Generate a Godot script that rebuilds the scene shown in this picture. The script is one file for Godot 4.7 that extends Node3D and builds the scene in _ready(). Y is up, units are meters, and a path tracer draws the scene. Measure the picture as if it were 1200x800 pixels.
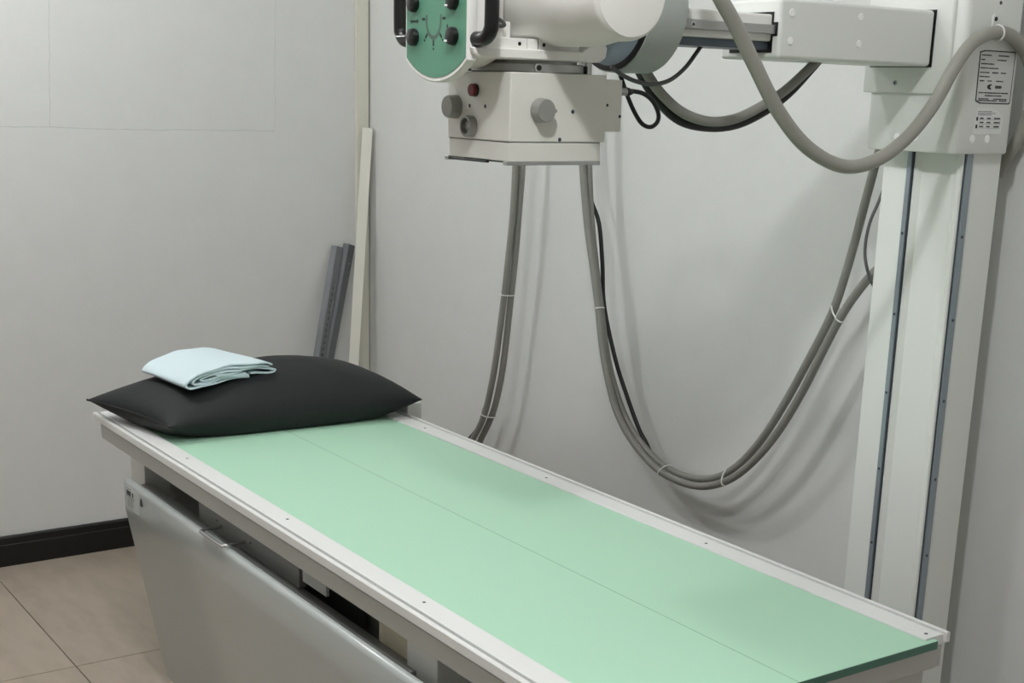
extends Node3D

var M := {}
var used := {}

# ---------------------------------------------------------------- materials
func mat(col: Color, rough := 0.5, metal := 0.0) -> StandardMaterial3D:
	var m := StandardMaterial3D.new()
	m.albedo_color = col
	m.roughness = rough
	m.metallic = metal
	return m

func noise_tex(ramp: Array, freq: float, sz := 512, octaves := 4, seed_v := 3, normal := false, strength := 1.0) -> NoiseTexture2D:
	var n := FastNoiseLite.new()
	n.seed = seed_v
	n.noise_type = FastNoiseLite.TYPE_SIMPLEX_SMOOTH
	n.frequency = freq
	n.fractal_octaves = octaves
	var t := NoiseTexture2D.new()
	t.width = sz
	t.height = sz
	t.seamless = true
	t.noise = n
	if normal:
		t.as_normal_map = true
		t.bump_strength = strength
	else:
		var g := Gradient.new()
		var cols := PackedColorArray()
		var offs := PackedFloat32Array()
		for i in ramp.size():
			cols.append(ramp[i])
			offs.append(float(i) / float(ramp.size() - 1))
		g.colors = cols
		g.offsets = offs
		t.color_ramp = g
	return t

func make_materials() -> void:
	M.wall = mat(Color(1, 1, 1), 0.85)
	M.wall.albedo_texture = noise_tex([Color(0.863, 0.866, 0.855), Color(0.875, 0.878, 0.867)], 0.012, 512, 4, 5)
	M.wall.normal_enabled = true
	M.wall.normal_texture = noise_tex([], 0.06, 512, 3, 8, true, 1.2)
	M.wall.normal_scale = 0.10
	M.wall.uv1_triplanar = true
	M.wall.uv1_world_triplanar = true
	M.wall.uv1_scale = Vector3(1.1, 1.1, 1.1)
	M.crack = mat(Color(0.75, 0.76, 0.75), 0.9)
	M.ceiling = mat(Color(0.88, 0.88, 0.87), 0.9)
	M.tiles = []
	for i in 3:
		var t := mat(Color(1, 1, 1), 0.42)
		var k := 1.0 + 0.015 * (i - 1)
		t.albedo_texture = noise_tex([Color(0.645 * k, 0.593 * k, 0.53 * k), Color(0.68 * k, 0.628 * k, 0.567 * k), Color(0.705 * k, 0.653 * k, 0.592 * k)], 0.012, 512, 5, 20 + i)
		t.uv1_triplanar = true
		t.uv1_world_triplanar = true
		t.uv1_scale = Vector3(0.7, 1.3, 2.1)
		M.tiles.append(t)
	M.grout = mat(Color(0.42, 0.38, 0.34), 0.9)
	M.base = mat(Color(0.045, 0.05, 0.055), 0.35)
	M.trunk = mat(Color(0.87, 0.865, 0.81), 0.5)
	M.strip = mat(Color(0.90, 0.895, 0.85), 0.45)
	M.galv = mat(Color(0.47, 0.48, 0.49), 0.5, 0.35)
	M.galv2 = mat(Color(0.40, 0.41, 0.42), 0.5, 0.35)
	M.green = mat(Color(0.715, 0.885, 0.775), 0.45)
	M.edge = mat(Color(0.30, 0.47, 0.41), 0.35)
	M.line = mat(Color(0.50, 0.68, 0.58), 0.5)
	M.rail = mat(Color(0.935, 0.935, 0.925), 0.35)
	M.white = mat(Color(0.89, 0.892, 0.875), 0.38)
	M.panel = mat(Color(0.735, 0.755, 0.745), 0.30)
	M.panel.clearcoat_enabled = true
	M.panel.clearcoat = 0.4
	M.panel.clearcoat_roughness = 0.12
	M.frame = mat(Color(0.80, 0.80, 0.785), 0.5)
	M.inner = mat(Color(0.40, 0.41, 0.41), 0.6)
	M.deep = mat(Color(0.13, 0.15, 0.15), 0.7)
	M.tray = mat(Color(0.55, 0.55, 0.54), 0.4, 0.4)
	M.beige = mat(Color(0.80, 0.77, 0.68), 0.6)
	M.chrome = mat(Color(0.80, 0.80, 0.80), 0.15, 1.0)
	M.steel = mat(Color(0.60, 0.64, 0.67), 0.32, 0.45)
	M.steel_dark = mat(Color(0.30, 0.33, 0.36), 0.4, 0.6)
	M.alu = mat(Color(0.66, 0.66, 0.65), 0.35, 0.6)
	M.knob = mat(Color(0.60, 0.60, 0.58), 0.35, 0.35)
	M.cream = mat(Color(0.885, 0.882, 0.85), 0.42)
	M.tube = mat(Color(0.945, 0.942, 0.922), 0.38)
	M.cover = mat(Color(0.885, 0.893, 0.875), 0.4)
	M.column = mat(Color(0.925, 0.935, 0.915), 0.45)
	M.cap = mat(Color(0.985, 0.985, 0.975), 0.4)
	M.drum = mat(Color(0.66, 0.685, 0.665), 0.4)
	M.disc = mat(Color(0.50, 0.55, 0.58), 0.35, 0.3)
	M.black = mat(Color(0.045, 0.048, 0.05), 0.35)
	M.rubber = mat(Color(0.05, 0.05, 0.052), 0.5)
	M.cable = mat(Color(0.53, 0.525, 0.50), 0.5)
	M.hose = mat(Color(0.60, 0.595, 0.56), 0.45)
	M.cable_dark = mat(Color(0.33, 0.335, 0.335), 0.5)
	M.tie = mat(Color(0.90, 0.90, 0.88), 0.5)
	M.red = mat(Color(0.45, 0.07, 0.07), 0.35)
	M.face = mat(Color(0.375, 0.59, 0.49), 0.3)
	M.mark = mat(Color(0.05, 0.13, 0.11), 0.5)
	M.arc = mat(Color(0.33, 0.42, 0.37), 0.5)
	M.pillow = mat(Color(0.066, 0.079, 0.086), 0.68)
	M.pillow.normal_enabled = true
	M.pillow.normal_texture = noise_tex([], 0.02, 512, 3, 31, true, 2.0)
	M.pillow.normal_scale = 0.15
	M.pillow.uv1_triplanar = true
	M.pillow.uv1_scale = Vector3(3, 3, 3)
	M.towel = mat(Color(0.86, 0.925, 0.945), 0.95)
	M.towel.normal_enabled = true
	M.towel.normal_texture = noise_tex([], 0.25, 256, 2, 33, true, 3.0)
	M.towel.normal_scale = 0.5
	M.towel.uv1_triplanar = true
	M.towel.uv1_scale = Vector3(12, 12, 12)
	M.sticker = mat(Color(0.90, 0.90, 0.89), 0.4)
	M.film = mat(Color(0.76, 0.775, 0.765), 0.35)
	M.plate = mat(Color(0.80, 0.80, 0.79), 0.35, 0.2)
	M.print = mat(Color(0.12, 0.12, 0.125), 0.5)
	M.print_soft = mat(Color(0.45, 0.45, 0.45), 0.5)
	M.glow = mat(Color(0.95, 0.95, 0.95), 0.6)
	M.glow.emission_enabled = true
	M.glow.emission = Color(1.0, 0.99, 0.96)
	M.glow.emission_energy_multiplier = 1.5

# ---------------------------------------------------------------- nodes
func numbered(s: String) -> String:
	if not used.has(s):
		used[s] = 0
		return s
	used[s] += 1
	return "%s_%03d" % [s, used[s]]

func thing(called: String, label: String, category: String, at: Vector3, group := "") -> Node3D:
	var o := Node3D.new()
	o.name = numbered(called)
	add_child(o)
	o.position = at
	o.set_meta("label", label)
	o.set_meta("category", category)
	if group != "":
		o.set_meta("group", group)
	return o

func put(parent: Node, called: String, mesh: Mesh, m: Material, at := Vector3.ZERO, b := Basis.IDENTITY) -> MeshInstance3D:
	var o := MeshInstance3D.new()
	o.mesh = mesh
	o.material_override = m
	o.name = called
	o.cast_shadow = GeometryInstance3D.SHADOW_CASTING_SETTING_ON
	if b.determinant() < 0.0:
		o.mesh = baked(mesh, b)
		b = Basis.IDENTITY
	parent.add_child(o, true)
	o.global_transform = Transform3D(b, at)
	return o

func baked(mesh: Mesh, b: Basis) -> ArrayMesh:
	var arr := mesh.surface_get_arrays(0)
	var v: PackedVector3Array = arr[Mesh.ARRAY_VERTEX]
	var n: PackedVector3Array = arr[Mesh.ARRAY_NORMAL]
	var idx: PackedInt32Array = arr[Mesh.ARRAY_INDEX]
	for i in v.size():
		v[i] = b * v[i]
		n[i] = b * n[i]
	return commit(v, n, idx)

func struct(called: String, mesh: Mesh, m: Material, at: Vector3, label: String) -> MeshInstance3D:
	var o := put(self, called, mesh, m, at)
	o.set_meta("kind", "structure")
	o.set_meta("label", label)
	o.set_meta("category", called.split("_")[0])
	return o

# ---------------------------------------------------------------- meshes
func commit(v: PackedVector3Array, n: PackedVector3Array, idx: PackedInt32Array) -> ArrayMesh:
	# flips every triangle whose winding disagrees with its normals (front faces run clockwise)
	for i in range(0, idx.size(), 3):
		var a := v[idx[i]]
		var b := v[idx[i + 1]]
		var c := v[idx[i + 2]]
		var f := (c - a).cross(b - a)
		if f.dot(n[idx[i]] + n[idx[i + 1]] + n[idx[i + 2]]) < 0.0:
			var t := idx[i + 1]
			idx[i + 1] = idx[i + 2]
			idx[i + 2] = t
	var arr := []
	arr.resize(Mesh.ARRAY_MAX)
	arr[Mesh.ARRAY_VERTEX] = v
	arr[Mesh.ARRAY_NORMAL] = n
	arr[Mesh.ARRAY_INDEX] = idx
	var mesh := ArrayMesh.new()
	mesh.add_surface_from_arrays(Mesh.PRIMITIVE_TRIANGLES, arr)
	return mesh

func rbox(size: Vector3, r := 0.002, seg := 1) -> ArrayMesh:
	var h := size / 2.0
	r = minf(r, minf(h.x, minf(h.y, h.z)) * 0.98)
	var v := PackedVector3Array()
	var n := PackedVector3Array()
	var idx := PackedInt32Array()
	var cs := []
	for ax in 3:
		var c := []
		for k in range(seg, -1, -1):
			c.append(-(h[ax] - r + r * tan(PI / 4.0 * k / seg)))
		for k in range(0, seg + 1):
			c.append(h[ax] - r + r * tan(PI / 4.0 * k / seg))
		cs.append(c)
	for ax in 3:
		var a1 := (ax + 1) % 3
		var a2 := (ax + 2) % 3
		for s in [-1.0, 1.0]:
			var base := v.size()
			var w: int = cs[a1].size()
			for i in w:
				for j in w:
					var p := Vector3.ZERO
					p[ax] = s * h[ax]
					p[a1] = cs[a1][i]
					p[a2] = cs[a2][j]
					var q := p.clamp(-(h - Vector3.ONE * r), h - Vector3.ONE * r)
					var nn := (p - q).normalized()
					v.append(q + nn * r)
					n.append(nn)
			for i in w - 1:
				for j in w - 1:
					var o := base + i * w + j
					idx.append_array([o, o + 1, o + w, o + 1, o + w + 1, o + w])
	return commit(v, n, idx)

func bx(a: Vector3, b: Vector3, r := 0.002, seg := 1) -> Array:
	# box between two corners: [mesh, centre]
	return [rbox((b - a).abs(), r, seg), (a + b) / 2.0]

func box(parent: Node, called: String, a: Vector3, b: Vector3, m: Material, r := 0.002, seg := 1) -> MeshInstance3D:
	var k := bx(a, b, r, seg)
	return put(parent, called, k[0], m, k[1])

func prism(poly: Array, depth: float, bev := 0.0, crease := 0.8) -> ArrayMesh:
	# polygon in the local XY plane, extruded along local Z from 0 to depth
	var pts := PackedVector2Array(poly)
	if Geometry2D.is_polygon_clockwise(pts):
		pts.reverse()
	var c := pts.size()
	var en := []
	for i in c:
		var d := (pts[(i + 1) % c] - pts[i]).normalized()
		en.append(Vector2(d.y, -d.x))
	var inner := PackedVector2Array()
	for i in c:
		var a: Vector2 = en[(i + c - 1) % c]
		var b: Vector2 = en[i]
		var m := (a + b).normalized()
		inner.append(pts[i] - m * (bev / maxf(0.4, m.dot(b))))
	var v := PackedVector3Array()
	var n := PackedVector3Array()
	var idx := PackedInt32Array()
	var rings := [[pts, bev, 0.0], [pts, depth - bev, 0.0]]
	if bev > 0.0:
		rings = [[inner, 0.0, -1.0], [pts, bev, -0.3], [pts, depth - bev, 0.3], [inner, depth, 1.0]]
	for i in c:
		var j := (i + 1) % c
		var e: Vector2 = en[i]
		var ep: Vector2 = en[(i + c - 1) % c]
		var ef: Vector2 = en[j]
		var n0: Vector2 = (e + ep).normalized() if e.dot(ep) > crease else e
		var n1: Vector2 = (e + ef).normalized() if e.dot(ef) > crease else e
		var base := v.size()
		for g in rings:
			v.append(Vector3(g[0][i].x, g[0][i].y, g[1]))
			n.append(Vector3(n0.x, n0.y, g[2]).normalized())
			v.append(Vector3(g[0][j].x, g[0][j].y, g[1]))
			n.append(Vector3(n1.x, n1.y, g[2]).normalized())
		for g in rings.size() - 1:
			var o := base + g * 2
			idx.append_array([o, o + 1, o + 2, o + 1, o + 3, o + 2])
	var tri := Geometry2D.triangulate_polygon(inner)
	for s in 2:
		var base := v.size()
		for p in inner:
			v.append(Vector3(p.x, p.y, depth * s))
			n.append(Vector3(0, 0, -1.0 if s == 0 else 1.0))
		for t in tri:
			idx.append(base + t)
	return commit(v, n, idx)

func lathe(prof: Array, seg := 40, crease := 0.75) -> ArrayMesh:
	# profile of (radius, height), turned round local Y
	var v := PackedVector3Array()
	var n := PackedVector3Array()
	var idx := PackedInt32Array()
	var ns := []
	for i in prof.size() - 1:
		var d: Vector2 = (prof[i + 1] - prof[i]).normalized()
		ns.append(Vector2(d.y, -d.x))
	# orient: outward if profile runs upward; otherwise flip
	var mid := 0.0
	for i in ns.size():
		mid += ns[i].x * (prof[i] - prof[i + 1]).length()
	if mid < 0.0:
		for i in ns.size():
			ns[i] = -ns[i]
	for i in prof.size() - 1:
		var e: Vector2 = ns[i]
		var n0 := e
		var n1 := e
		if i > 0 and e.dot(ns[i - 1]) > crease:
			n0 = (e + ns[i - 1]).normalized()
		if i < ns.size() - 1 and e.dot(ns[i + 1]) > crease:
			n1 = (e + ns[i + 1]).normalized()
		var base := v.size()
		for k in seg + 1:
			var a := TAU * k / seg
			var c := cos(a)
			var s := sin(a)
			v.append(Vector3(prof[i].x * c, prof[i].y, prof[i].x * s))
			n.append(Vector3(n0.x * c, n0.y, n0.x * s))
			v.append(Vector3(prof[i + 1].x * c, prof[i + 1].y, prof[i + 1].x * s))
			n.append(Vector3(n1.x * c, n1.y, n1.x * s))
		for k in seg:
			var o := base + k * 2
			idx.append_array([o, o + 1, o + 2, o + 1, o + 3, o + 2])
	return commit(v, n, idx)

func cyl(r: float, h: float, bev := 0.001, seg := 32) -> ArrayMesh:
	return lathe([Vector2(0.0001, 0), Vector2(r - bev, 0), Vector2(r, bev), Vector2(r, h - bev), Vector2(r - bev, h), Vector2(0.0001, h)], seg)

func smooth_path(p: Array, per := 6) -> PackedVector3Array:
	var out := PackedVector3Array()
	for i in p.size() - 1:
		var a: Vector3 = p[maxi(i - 1, 0)]
		var b: Vector3 = p[i]
		var c: Vector3 = p[i + 1]
		var d: Vector3 = p[mini(i + 2, p.size() - 1)]
		for k in per:
			out.append(b.cubic_interpolate(c, a, d, float(k) / per))
	out.append(p[p.size() - 1])
	return out

func sweep(path: PackedVector3Array, r: float, seg := 12) -> ArrayMesh:
	var v := PackedVector3Array()
	var n := PackedVector3Array()
	var idx := PackedInt32Array()
	var side := Vector3.UP.cross(path[1] - path[0])
	if side.length() < 0.0001:
		side = Vector3.RIGHT
	var c := path.size()
	for i in c:
		var t := (path[mini(i + 1, c - 1)] - path[maxi(i - 1, 0)]).normalized()
		side = (side - t * side.dot(t)).normalized()
		var up := t.cross(side)
		for k in seg + 1:
			var a := TAU * k / seg
			var d := side * cos(a) + up * sin(a)
			v.append(path[i] + d * r)
			n.append(d)
	for i in c - 1:
		for k in seg:
			var o := i * (seg + 1) + k
			idx.append_array([o, o + 1, o + seg + 1, o + 1, o + seg + 2, o + seg + 1])
	for e in 2:
		var i := 0 if e == 0 else c - 1
		var t := (path[1] - path[0]).normalized() * -1.0 if e == 0 else (path[c - 1] - path[c - 2]).normalized()
		var base := v.size()
		v.append(path[i])
		n.append(t)
		for k in seg + 1:
			v.append(v[i * (seg + 1) + k])
			n.append(t)
		for k in seg:
			idx.append_array([base, base + 1 + k, base + 2 + k])
	return commit(v, n, idx)

func grid_mesh(pts: Array, w: int, h: int, close_w := false) -> ArrayMesh:
	# w x h grid of points with smooth normals (row-major, h rows of w)
	var v := PackedVector3Array(pts)
	var n := PackedVector3Array()
	n.resize(v.size())
	var idx := PackedInt32Array()
	for j in h - 1:
		for i in (w if close_w else w - 1):
			var a := j * w + i
			var b := j * w + (i + 1) % w
			var c := a + w
			var d := b + w
			var f := (v[d] - v[a]).cross(v[b] - v[c])
			for k in [a, b, c, d]:
				n[k] += f
			idx.append_array([a, b, c, b, d, c])
	for i in n.size():
		n[i] = n[i].normalized()
	return commit(v, n, idx)

# bases that send local +Y (lathe axis) along a world axis
const TO_X := Basis(Vector3(0, -1, 0), Vector3(1, 0, 0), Vector3(0, 0, 1))
const TO_Z := Basis(Vector3(1, 0, 0), Vector3(0, 0, 1), Vector3(0, -1, 0))
# prism bases: local (x, y, z) -> world
const XY_Z := Basis(Vector3(1, 0, 0), Vector3(0, 1, 0), Vector3(0, 0, 1))
const ZY_X := Basis(Vector3(0, 0, 1), Vector3(0, 1, 0), Vector3(1, 0, 0))
const XZ_Y := Basis(Vector3(1, 0, 0), Vector3(0, 0, 1), Vector3(0, 1, 0))

func disc_x(parent: Node, called: String, x: float, y: float, z: float, r: float, h: float, m: Material, bev := 0.0006, seg := 24) -> MeshInstance3D:
	return put(parent, called, cyl(r, h, bev, seg), m, Vector3(x, y, z), TO_X)

func disc_z(parent: Node, called: String, x: float, y: float, z: float, r: float, h: float, m: Material, bev := 0.0006, seg := 24) -> MeshInstance3D:
	return put(parent, called, cyl(r, h, bev, seg), m, Vector3(x, y, z), TO_Z)

# ---------------------------------------------------------------- setting
const RX := 6.5
const RZ := 4.5
const RH := 2.75

func build_room() -> void:
	# floor of large stone-look tiles, 1.2 m x 0.6 m
	var fl := struct("floor", rbox(Vector3(RX + 0.3, 0.1, RZ + 0.3), 0.001), M.grout, Vector3(RX / 2, -0.0525, RZ / 2), "beige stone-look tiled floor with thin dark joints")
	var tile := rbox(Vector3(1.197, 0.02, 0.597), 0.001)
	var rng := RandomNumberGenerator.new()
	rng.seed = 11
	for i in range(-1, 5):
		for j in range(-3, 6):
			var x0 := maxf(0.0, 0.93 + 1.2 * i)
			var x1 := minf(RX, 0.93 + 1.2 * (i + 1))
			var z0 := maxf(0.0, 1.405 + 0.6 * j)
			var z1 := minf(RZ, 1.405 + 0.6 * (j + 1))
			if x1 - x0 < 0.02 or z1 - z0 < 0.02:
				continue
			var mesh := tile
			if x1 - x0 < 1.19 or z1 - z0 < 0.59:
				mesh = rbox(Vector3(x1 - x0 - 0.003, 0.02, z1 - z0 - 0.003), 0.001)
			put(fl, "tile", mesh, M.tiles[rng.randi() % 3], Vector3((x0 + x1) / 2, -0.01, (z0 + z1) / 2))
	var wl := struct("wall_left", rbox(Vector3(0.12, RH + 0.2, RZ + 0.24), 0.001), M.wall, Vector3(-0.06, RH / 2, RZ / 2), "pale grey painted wall with hairline plaster cracks")
	struct("wall_back", rbox(Vector3(RX, RH + 0.2, 0.12), 0.001), M.wall, Vector3(RX / 2, RH / 2, -0.06), "pale grey painted wall behind the hanging cables")
	struct("wall_right", rbox(Vector3(0.12, RH + 0.2, RZ + 0.24), 0.001), M.wall, Vector3(RX + 0.06, RH / 2, RZ / 2), "pale grey painted wall on the right")
	struct("wall_front", rbox(Vector3(RX, RH + 0.2, 0.12), 0.001), M.wall, Vector3(RX / 2, RH / 2, RZ + 0.06), "pale grey painted wall on the viewer's side")
	struct("ceiling", rbox(Vector3(RX + 0.24, 0.1, RZ + 0.24), 0.001), M.ceiling, Vector3(RX / 2, RH + 0.05, RZ / 2), "plain white ceiling")
	# hairline cracks outlining an old patch in the plaster
	rng.seed = 4
	var lines := [[Vector2(1.405, 1.40), Vector2(1.400, 0.36)], [Vector2(1.405, 1.12), Vector2(1.95, 1.09)], [Vector2(1.400, 0.36), Vector2(1.95, 0.345)]]
	var half := [0.0013, 0.0010, 0.0006]
	for li in 3:
		var a: Vector2 = lines[li][0]
		var b: Vector2 = lines[li][1]
		var pts := []
		var k := 60
		var off := 0.0
		for i in k + 1:
			var q := a.lerp(b, float(i) / k)
			off = off * 0.8 + rng.randf_range(-0.0016, 0.0016)
			var d := (b - a).normalized().orthogonal()
			var wd: float = half[li] * rng.randf_range(0.6, 1.2)
			for s in [-1.0, 0.0, 1.0]:
				var e: Vector2 = q + d * (off + wd * s)
				pts.append(Vector3(0.0006 if s == 0.0 else -0.0002, e.x, e.y))
		put(wl, "crack", grid_mesh(pts, 3, k + 1), M.crack)
	# black skirting boards with a stepped top
	var prof := [Vector2(0, 0), Vector2(0.014, 0), Vector2(0.014, 0.072), Vector2(0.0125, 0.074), Vector2(0.0125, 0.096), Vector2(0.009, 0.101), Vector2(0, 0.101)]
	var bl := put(self, "baseboard_left", prism(prof, RZ, 0.0, 0.9), M.base, Vector3(0, 0, 0))
	bl.set_meta("kind", "structure")
	bl.set_meta("label", "black skirting board along the cracked wall")
	bl.set_meta("category", "baseboard")
	var bb := put(self, "baseboard_back", prism(prof, RX - 0.02, 0.0, 0.9), M.base, Vector3(0.015, 0, 0), ZY_X)
	bb.set_meta("kind", "structure")
	bb.set_meta("label", "black skirting board behind the examination table")
	bb.set_meta("category", "baseboard")
	# cream trunking in the corner
	var tr := thing("cable_trunking", "cream plastic trunking running up the corner of the walls", "trunking", Vector3(0.01, 0.1, 0.03))
	box(tr, "channel", Vector3(0, 0.101, 0.004), Vector3(0.016, RH, 0.052), M.trunk, 0.001)
	box(tr, "cover", Vector3(0.016, 0.101, 0.008), Vector3(0.020, RH, 0.048), M.trunk, 0.001)

func bar_basis(a: Vector3, b: Vector3, face: Vector3) -> Basis:
	# local Y along the bar, local Z close to 'face'
	var y := (b - a).normalized()
	var z := (face - y * face.dot(y)).normalized()
	return Basis(y.cross(z), y, z)

func build_leaning() -> void:
	var a := Vector3(0.122, 0.004, 0.166)
	var b := Vector3(0.050, 1.414, 0.028)
	var t := thing("trunking_lid", "long white plastic strip leaning in the corner", "plastic strip", a)
	var bs := bar_basis(a, b, Vector3(0.9, 0, 0.5))
	var len := (b - a).length()
	put(t, "strip_face", prism([Vector2(-0.018, 0), Vector2(0.018, 0), Vector2(0.018, len), Vector2(-0.018, len)], 0.003, 0.0006), M.strip, a, bs)
	for s in [-1.0, 1.0]:
		put(t, "strip_lip", rbox(Vector3(0.003, len, 0.012), 0.0008), M.strip, a + bs * Vector3(s * 0.0165, len / 2, -0.005), bs)
	# slotted steel angles
	angle_bar(Vector3(0.183, 0.004, 0.417), Vector3(0.030, 1.003, 0.141), M.galv, true, "perforated grey steel angle bar leaning at the left of the pair")
	angle_bar(Vector3(0.181, 0.004, 0.394), Vector3(0.030, 1.008, 0.093), M.galv2, false, "dark grey steel angle bar between the perforated bar and the white strip")

func angle_bar(a: Vector3, b: Vector3, m: Material, slots: bool, label: String) -> void:
	var t := thing("angle_bar", label, "steel bar", a, "steel angles leaning in the corner")
	var bs := bar_basis(a, b, Vector3(0.75, 0, 0.66))
	var len := (b - a).length()
	put(t, "flange", rbox(Vector3(0.021, len, 0.0025), 0.0006), m, a + bs * Vector3(-0.0105, len / 2, 0), bs)
	# second flange; on the perforated bar it is a ladder with a row of slots
	var side := bs * Basis(Vector3.UP, 0.85)
	var w := 0.026
	if not slots:
		put(t, "flange", rbox(Vector3(w, len, 0.0025), 0.0006), m, a + bs * Vector3(0, len / 2, 0) + side * Vector3(w / 2, 0, 0), side)
		put(t, "rivet", cyl(0.003, 0.002, 0.0004, 12), M.chrome, a + bs * Vector3(0, len - 0.07, 0) + side * Vector3(w / 2, 0, 0.001), side * TO_Z)
		return
	var st := SurfaceTool.new()
	st.begin(Mesh.PRIMITIVE_TRIANGLES)
	var n := int(len / 0.022)
	for s in [-1.0, 1.0]:
		st.append_from(rbox(Vector3(0.009, len, 0.0025), 0.0005), 0, Transform3D(Basis(), Vector3(s * (w / 2 - 0.0045), len / 2, 0)))
	for i in n + 1:
		var hh := 0.013
		var yy := 0.022 * i + 0.0065
		if i == n:
			hh = len - 0.022 * n
			yy = len - hh / 2
		if yy > len - 0.11:
			continue
		st.append_from(rbox(Vector3(w - 0.016, hh, 0.0024), 0.0004), 0, Transform3D(Basis(), Vector3(0, yy, 0)))
	st.append_from(rbox(Vector3(w - 0.016, 0.115, 0.0024), 0.0004), 0, Transform3D(Basis(), Vector3(0, len - 0.0575, 0)))
	put(t, "slotted_flange", st.commit(), m, a + side * Vector3(w / 2, 0, 0), side)
	put(t, "channel_back", rbox(Vector3(w, len - 0.06, 0.0025), 0.0006), M.galv2, a + side * Vector3(w / 2, (len - 0.06) / 2, -0.012), side)

# ---------------------------------------------------------------- table
func mz(z: float) -> float:
	return 1.911 - z

func build_table() -> void:
	var t := thing("xray_table", "white radiography table with a mint green top in front of the column", "table", Vector3(2.04, 0, 0.955))
	var top := box(t, "table_top", Vector3(0.935, 0.685, 0.632), Vector3(3.147, 0.700, 1.279), M.green, 0.0012)
	top.set_meta("label", "smooth mint green table top")
	var eb := box(top, "edge_band", Vector3(3.1468, 0.6856, 0.634), Vector3(3.1476, 0.6994, 1.277), M.edge, 0.0002)
	eb.set_meta("label", "dark teal cut edge of the table top")
	box(top, "centre_line", Vector3(0.95, 0.6998, 0.9532), Vector3(3.1465, 0.7002, 0.9546), M.line, 0.0001)
	for s in 2:
		var prof := []
		for p in [Vector2(1.2570, 0.7004), Vector2(1.2574, 0.7032), Vector2(1.2585, 0.7038), Vector2(1.3010, 0.7038), Vector2(1.302, 0.7030), Vector2(1.302, 0.689), Vector2(1.310, 0.689), Vector2(1.310, 0.7036), Vector2(1.311, 0.7044), Vector2(1.3175, 0.7044), Vector2(1.3195, 0.7026), Vector2(1.3195, 0.6865), Vector2(1.282, 0.6865), Vector2(1.282, 0.7004)]:
			prof.append(Vector2(p.x if s == 0 else mz(p.x), p.y))
		var rl := put(t, "side_rail", prism(prof, 2.208, 0.0, 0.9), M.rail, Vector3(0.930, 0, 0), ZY_X)
		for k in 5:
			var zz := 1.277 if s == 0 else mz(1.277)
			put(rl, "screw", cyl(0.0032, 0.0008, 0.0003, 14), M.steel_dark, Vector3(0.945 + 0.5443 * k, 0.7036, zz))
		var z0 := 1.262 if s == 0 else mz(1.262)
		var z1 := 1.302 if s == 0 else mz(1.302)
		var bm := box(t, "side_beam", Vector3(0.945, 0.637, minf(z0, z1)), Vector3(3.125, 0.6865, maxf(z0, z1)), M.frame, 0.002)
		var g0 := 1.300 if s == 0 else mz(1.300)
		var g1 := 1.3045 if s == 0 else mz(1.3045)
		box(bm, "beam_flange", Vector3(0.945, 0.637, minf(g0, g1)), Vector3(3.125, 0.672, maxf(g0, g1)), M.frame, 0.001)
	box(t, "end_beam", Vector3(3.118, 0.645, 0.606), Vector3(3.136, 0.6848, 1.304), M.frame, 0.002)
	box(t, "end_beam", Vector3(0.938, 0.645, 0.606), Vector3(0.956, 0.6848, 1.304), M.frame, 0.002)
	box(t, "lower_frame", Vector3(2.98, 0.560, 0.615), Vector3(3.112, 0.644, 1.20), M.frame, 0.003)
	box(t, "end_block", Vector3(1.20, 0.676, 0.545), Vector3(1.322, 0.731, 0.590), M.white, 0.004, 2)
	# carriage under the top
	box(t, "bucky_body", Vector3(1.25, 0.52, 0.70), Vector3(2.95, 0.60, 1.05), M.deep, 0.003)
	box(t, "inner_plate", Vector3(1.06, 0.45, 1.180), Vector3(2.185, 0.634, 1.19), M.inner, 0.001)
	box(t, "inner_plate", Vector3(2.185, 0.45, 1.06), Vector3(2.43, 0.634, 1.07), M.deep, 0.001)
	box(t, "guide_track", Vector3(1.20, 0.550, 1.268), Vector3(2.56, 0.571, 1.292), M.tray, 0.002)
	box(t, "corner_post", Vector3(1.098, 0.50, 1.215), Vector3(1.199, 0.640, 1.281), M.white, 0.002)
	box(t, "corner_post", Vector3(2.527, 0.50, 1.215), Vector3(2.630, 0.640, 1.281), M.white, 0.002)
	box(t, "corner_post", Vector3(1.10, 0.50, 0.66), Vector3(1.20, 0.640, 0.72), M.white, 0.002)
	box(t, "corner_post", Vector3(2.90, 0.50, 0.66), Vector3(3.00, 0.640, 0.72), M.white, 0.002)
	box(t, "cover_plate", Vector3(2.405, 0.53, 1.262), Vector3(2.528, 0.636, 1.270), M.beige, 0.001)
	box(t, "cover_plate", Vector3(2.095, 0.59, 1.268), Vector3(2.20, 0.634, 1.275), M.frame, 0.001)
	var dr := box(t, "cassette_drawer", Vector3(1.555, 0.572, 1.262), Vector3(2.088, 0.618, 1.279), M.tray, 0.0015)
	var hp := smooth_path([Vector3(1.692, 0.594, 1.275), Vector3(1.692, 0.593, 1.315), Vector3(1.696, 0.592, 1.327), Vector3(1.706, 0.592, 1.331), Vector3(1.806, 0.592, 1.331), Vector3(1.816, 0.592, 1.327), Vector3(1.820, 0.593, 1.315), Vector3(1.820, 0.594, 1.275)], 4)
	var hd := put(dr, "handle", sweep(hp, 0.0042, 10), M.chrome)
	hd.set_meta("label", "chrome drawer handle")
	for x in [1.665, 1.848]:
		disc_z(dr, "screw", x, 0.60, 1.2785, 0.0028, 0.001, M.black, 0.0003, 12)
	# leaning front cover with a rounded top edge
	var pr := []
	var zt := 1.328
	for k in 7:
		var a := PI * k / 6.0
		pr.append(Vector2(zt - 0.012 + 0.012 * cos(a), 0.574 + 0.012 * sin(a)))
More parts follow.
